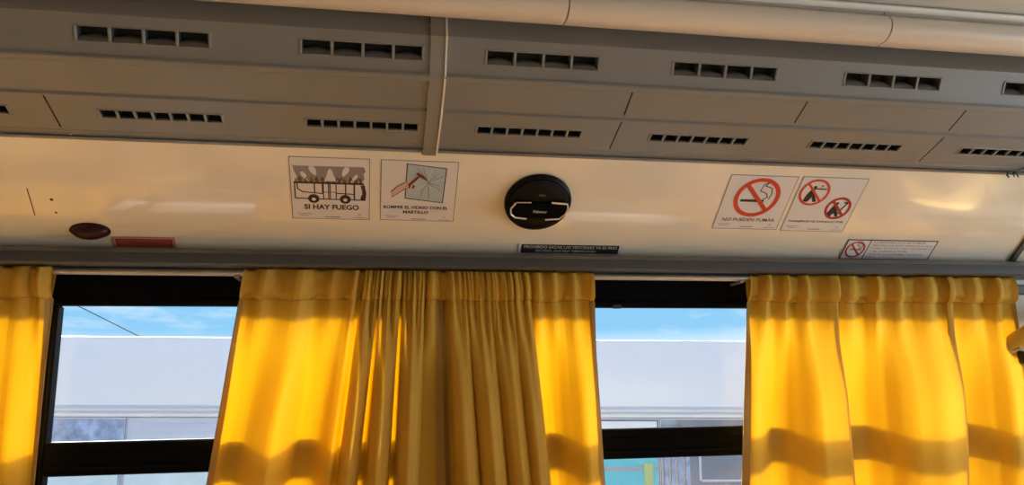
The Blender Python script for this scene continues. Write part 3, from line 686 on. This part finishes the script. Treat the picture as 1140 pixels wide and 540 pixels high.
# ------------------------------------------------------------------ unseen seats added under the windows to bounce warm light upward
def soft(mb, x0, x1, y0, y1, z0, z1, mat, r=.03):
    mb.box(x0, x1, y0, y1, z0, z1, mat, r)
def seat(x, label):
    root = empty('bounce_bench', (x, 1.0, z(-1.3))); tag(root, label, 'seat', 'unseen double seats added to bounce light')
    mb = MB(); soft(mb, x-.02, x+.46, .56, 1.47, z(-.90), z(-.76), 'seat', .045); mb.build('cushion', root)
    for y0 in (.56, 1.02):
        mb = MB(); T = lambda a, b, c, x=x: Vector((x-.02+a-(c+.80)*.22, b, z(c)))
        mb.box(-.06, .06, y0, y0+.45, -.80, -.26, 'seat', .04, T=T); mb.build('backrest', root)
    mb = MB(); mb.box(x+.03, x+.40, .64, 1.40, z(-1.3), z(-.90), 'rubber', .01); mb.build('base', root)
for x, lb in ((-1.3, 'unseen gold cloth double seat added under the leftmost curtain'), (-.5, 'unseen gold cloth double seat added under the left window gap'), (.3, 'unseen gold cloth double seat added under the middle curtains'), (1.1, 'unseen gold cloth double seat added under the right curtain'), (1.9, 'unseen gold cloth double seat added beyond the right curtain')):
    seat(x, lb)

for x0, x1, lb in ((XL+.08, -.38, 'unseen gold curtain added over the rear window of the aisle side'), (-.32, 1.06, 'unseen gold curtain added over the middle window of the aisle side'), (1.12, 2.44, 'unseen gold curtain added over the front window of the aisle side')):  # unseen curtains added to dim and warm the light from the aisle windows
    mb = MB(); nx = 160; zz = [z(.30), z(.24), z(0), z(-.3), z(-.50)]
    mb.add([(x0+(x1-x0)*i/nx, -.925+.018*math.sin(i*.55+math.sin(i*.21))*(.5+.12*k), q) for k, q in enumerate(zz) for i in range(nx+1)],
           [(k*(nx+1)+i, k*(nx+1)+i+1, (k+1)*(nx+1)+i+1, (k+1)*(nx+1)+i) for k in range(4) for i in range(nx)], 'cloth')
    tag(mb.build('curtain', angle=180), lb, 'curtain', 'unseen gold curtains added on the aisle side')

# ------------------------------------------------------------------ outside: the neighbouring bus, ground, cable
e1 = Vector((.99330, -.11405, -.01854)).normalized(); e3 = (Vector((0, 0, 1))-e1*e1.z).normalized(); e2 = e3.cross(e1)
BD = 6.0; B0 = at(443, 376.8, BD)
def bl(px, py):                                   # photo spot on the side of the other bus: metres along it and below its roof edge
    d = ray(px, py); o = Vector((0, 0, H0)); q = o+d*((B0-o).dot(e2)/d.dot(e2))-B0; return q.dot(e1), -q.dot(e3)
TB = lambda l, y, h: B0+e1*l+e2*y-e3*h
bus = empty('bus', B0-e3*2.7); tag(bus, 'white bus with a grey window band parked beyond the windows', 'bus')
hw = (bl(150, 466.5)[1]+bl(750, 462)[1])/2; BL0, BL1 = -6.2, 6.8
mb = MB()
prof = [(0, hw), (0, .012), (.004, .003), (.012, 0), (.25, .002), (1.2, -.03), (2.2, .002), (2.45, 0.03), (2.5, .1), (2.5, 2.45), (0, 2.45), (0, hw+.95), (.03, hw+.95), (.03, hw)]
n = len(prof); vs = [TB(l, y, h) for l in (BL0, BL1) for y, h in prof]
mb.add(vs, [(i, (i+1) % n, n+(i+1) % n, n+i) for i in range(n)]+[tuple(range(n)), tuple(range(2*n-1, n-1, -1))], 'buswhite'); mb.build('body', bus, angle=30)
for py_l, py_r, w in ((452, 455.7, .010), (459.5, 459.5, .008)):
    h = (bl(150, py_l)[1]+bl(750, py_r)[1])/2; mb = MB(); mb.box(BL0, BL1, -.012, .01, h-w, h+w, 'bustrim', .004, T=TB); mb.build('body_rib', bus)
xs = [BL0+.2, bl(-60, 480)[0], bl(139, 480)[0], bl(330, 480)[0], bl(560, 480)[0], bl(735, 480)[0], bl(930, 480)[0], 5.2, BL1-.2]
for i in range(8):
    mb = MB(); mb.box(xs[i]+.003, xs[i+1]-.003, .014, .028, hw+.012, hw+.94, 'busmottle' if i == 1 else 'busgrey' if i in (2, 3) else 'busglass', 0, T=TB); g = mb.build('bus_window', bus, smooth=False)
    mb = MB(); x0, x1 = xs[i]+.003, xs[i+1]-.003
    for a in ((x0, x0+.006, hw+.012, hw+.94), (x1-.006, x1, hw+.012, hw+.94), (x0, x1, hw+.008, hw+.018), (x0, x1, hw+.93, hw+.94)): mb.box(a[0], a[1], .004, .02, a[2], a[3], 'bustrim', 0, T=TB)
    mb.build('window_seal', g)
    hb = bl(750, 505)[1]
    mb = MB()
    if i == 4:
        mb.box(x0+.02, x1-.02, .008, .013, hb, hw+.92, 'teal', .002, T=TB); mb.box(x0+.02, x1-.02, .004, .009, hb+.10, hb+.125, 'busglass', 0, T=TB)
        a = bl(717, 520)[0]; mb.box(a, a+.07, .002, .012, hb+.07, hw+.92, 'lime', .002, T=TB); mb.box(x0+.02, x1-.02, .007, .013, hw+.03, hb-.11, 'buswhite', 0, T=TB)
        mb.build('curtain_panel', g)
    if i == 1 or i == 2:
        hb2 = bl(150, 530)[1]; mb.box(x0+.02, x1-.02, .008, .013, hb2-.12, hw+.92, 'buspale', .002, T=TB)  # pale flat panel laid over the lower part of the pane
        if i == 2: mb.box(x0+.02, x1-.02, .008, .013, hw+.05, hw+.11, 'bustrim', 0, T=TB)
        mb.build('pale_panel', g)
    if i == 5:
        for k in range(4): mb.box(x0+.02+k*.055, x0+.055+k*.055, .006, .013, hb, hw+.92, 'busmottle', .002, T=TB)
        a, h0 = bl(782, 534); mb.box(a, a+.9, .006, .013, h0, h0+.018, 'bustrim', .002, T=TB); mb.box(a-.02, a, .006, .013, hb, h0+.01, 'bustrim', .002, T=TB)
        mb.build('curtain_panel', g)
for l in (-3.8, 3.4):
    mb = MB(); 
    for r0, r1, y0, y1, mt in ((0, .46, -.03, .25, 'rubber'), (0, .27, -.05, -.02, 'bustrim')):
        c = [TB(l+r1*math.cos(2*PI*k/32), y, 2.42+r1*math.sin(2*PI*k/32)) for y in (y0, y1) for k in range(32)]
        mb.add(c, [(k, (k+1) % 32, 32+(k+1) % 32, 32+k) for k in range(32)]+[tuple(range(32)), tuple(range(63, 31, -1))], mt)
    mb.build('wheel', bus)
mb = MB(); mb.box(-30, 30, -40, 60, -1.25, -1.19, 'asphalt'); structure(mb.build('ground'))
mb = MB(); mb.tube([at(40, 318, 20), at(96, 345, 20), at(154, 374, 20), at(330, 440, 20)], .014, 'rubber', 6); tag(mb.build('overhead_cable'), 'thin dark overhead cable crossing the sky in the left window', 'cable')

# ------------------------------------------------------------------ sky, sun, daylight of the aisle-side windows
w = bpy.data.worlds.new('sky'); sc.world = w; w.use_nodes = True; nt = w.node_tree; nt.nodes.clear()
out = nt.nodes.new('ShaderNodeOutputWorld'); bg = nt.nodes.new('ShaderNodeBackground'); nt.links.new(bg.outputs[0], out.inputs[0])
tc = nt.nodes.new('ShaderNodeTexCoord'); sp_ = nt.nodes.new('ShaderNodeSeparateXYZ'); nt.links.new(tc.outputs['Generated'], sp_.inputs[0])
cr_ = nt.nodes.new('ShaderNodeValToRGB'); nt.links.new(sp_.outputs[2], cr_.inputs[0])
el = cr_.color_ramp.elements; el[0].position = 0; el[0].color = (1.05, 1.02, 1.0, 1); el[1].position = .5; el[1].color = (.16, .38, .80, 1)
e = cr_.color_ramp.elements.new(.075); e.color = (.175, .39, .585, 1)
mp = nt.nodes.new('ShaderNodeMapping'); mp.inputs['Scale'].default_value = (2.2, 2.2, 9); mp.inputs['Location'].default_value = (.35, .2, .1); nt.links.new(tc.outputs['Generated'], mp.inputs[0])
ns = nt.nodes.new('ShaderNodeTexNoise'); ns.inputs['Scale'].default_value = 2.6; ns.inputs['Detail'].default_value = 9; ns.inputs['Roughness'].default_value = .62; nt.links.new(mp.outputs[0], ns.inputs['Vector'])
rr = nt.nodes.new('ShaderNodeMapRange'); rr.inputs[1].default_value = .52; rr.inputs[2].default_value = .72; rr.inputs[4].default_value = .85; nt.links.new(ns.outputs[0], rr.inputs[0])
mx = nt.nodes.new('ShaderNodeMix'); mx.data_type = 'RGBA'; nt.links.new(rr.outputs[0], mx.inputs[0]); nt.links.new(cr_.outputs[0], mx.inputs[6]); mx.inputs[7].default_value = (.55, .61, .66, 1)
sd = nt.nodes.new('ShaderNodeVectorMath'); sd.operation = 'DOT_PRODUCT'; sd.inputs[1].default_value = Vector((-.36, .76, .36)).normalized(); nt.links.new(tc.outputs['Generated'], sd.inputs[0])
m0 = nt.nodes.new('ShaderNodeMath'); m0.operation = 'MAXIMUM'; m0.inputs[1].default_value = 0; nt.links.new(sd.outputs['Value'], m0.inputs[0])
m1 = nt.nodes.new('ShaderNodeMath'); m1.operation = 'POWER'; m1.inputs[1].default_value = 5; nt.links.new(m0.outputs[0], m1.inputs[0])
m2 = nt.nodes.new('ShaderNodeVectorMath'); m2.operation = 'SCALE'; m2.inputs[0].default_value = (18, 17.2, 15.8); hz = nt.nodes.new('ShaderNodeMapRange'); hz.interpolation_type = 'SMOOTHSTEP'; hz.inputs[1].default_value = .112; hz.inputs[2].default_value = .32; nt.links.new(sp_.outputs[2], hz.inputs[0])
m5 = nt.nodes.new('ShaderNodeMath'); m5.operation = 'MULTIPLY'; nt.links.new(m1.outputs[0], m5.inputs[0]); nt.links.new(hz.outputs[0], m5.inputs[1])
nt.links.new(m5.outputs[0], m2.inputs['Scale'])
m3 = nt.nodes.new('ShaderNodeVectorMath'); m3.operation = 'ADD'; nt.links.new(mx.outputs[2], m3.inputs[0]); nt.links.new(m2.outputs[0], m3.inputs[1])
nt.links.new(m3.outputs[0], bg.inputs[0]); bg.inputs[1].default_value = 1.0
sun = bpy.data.lights.new('sun', 'SUN'); so = bpy.data.objects.new('sun', sun); COL.objects.link(so)
sun.energy = 8.4; sun.angle = math.radians(6); sun.color = (1, .95, .86)
so.rotation_euler = Vector((.36, -.76, -.35)).to_track_quat('-Z', 'Y').to_euler()
so.location = (0, 6, 8)
a = bpy.data.lights.new('windshield_daylight', 'AREA'); a.shape = 'RECTANGLE'; a.size = 2.0; a.size_y = 1.0; a.color = (.62, .82, 1); a.energy = 3*PI*2
o = bpy.data.objects.new('windshield_daylight', a); COL.objects.link(o); o.location = (XR-.05, .2, z(-.2)); o.rotation_euler = Vector((-1, 0, 0)).to_track_quat('-Z', 'Y').to_euler()
vs_ = sc.view_settings; vs_.view_transform = 'Standard'; vs_.look = 'None'; vs_.gamma = 1; vs_.exposure = .72; vs_.use_curve_mapping = False
sc.cycles.max_bounces = 10; sc.cycles.transparent_max_bounces = 12; sc.cycles.sample_clamp_indirect = 6
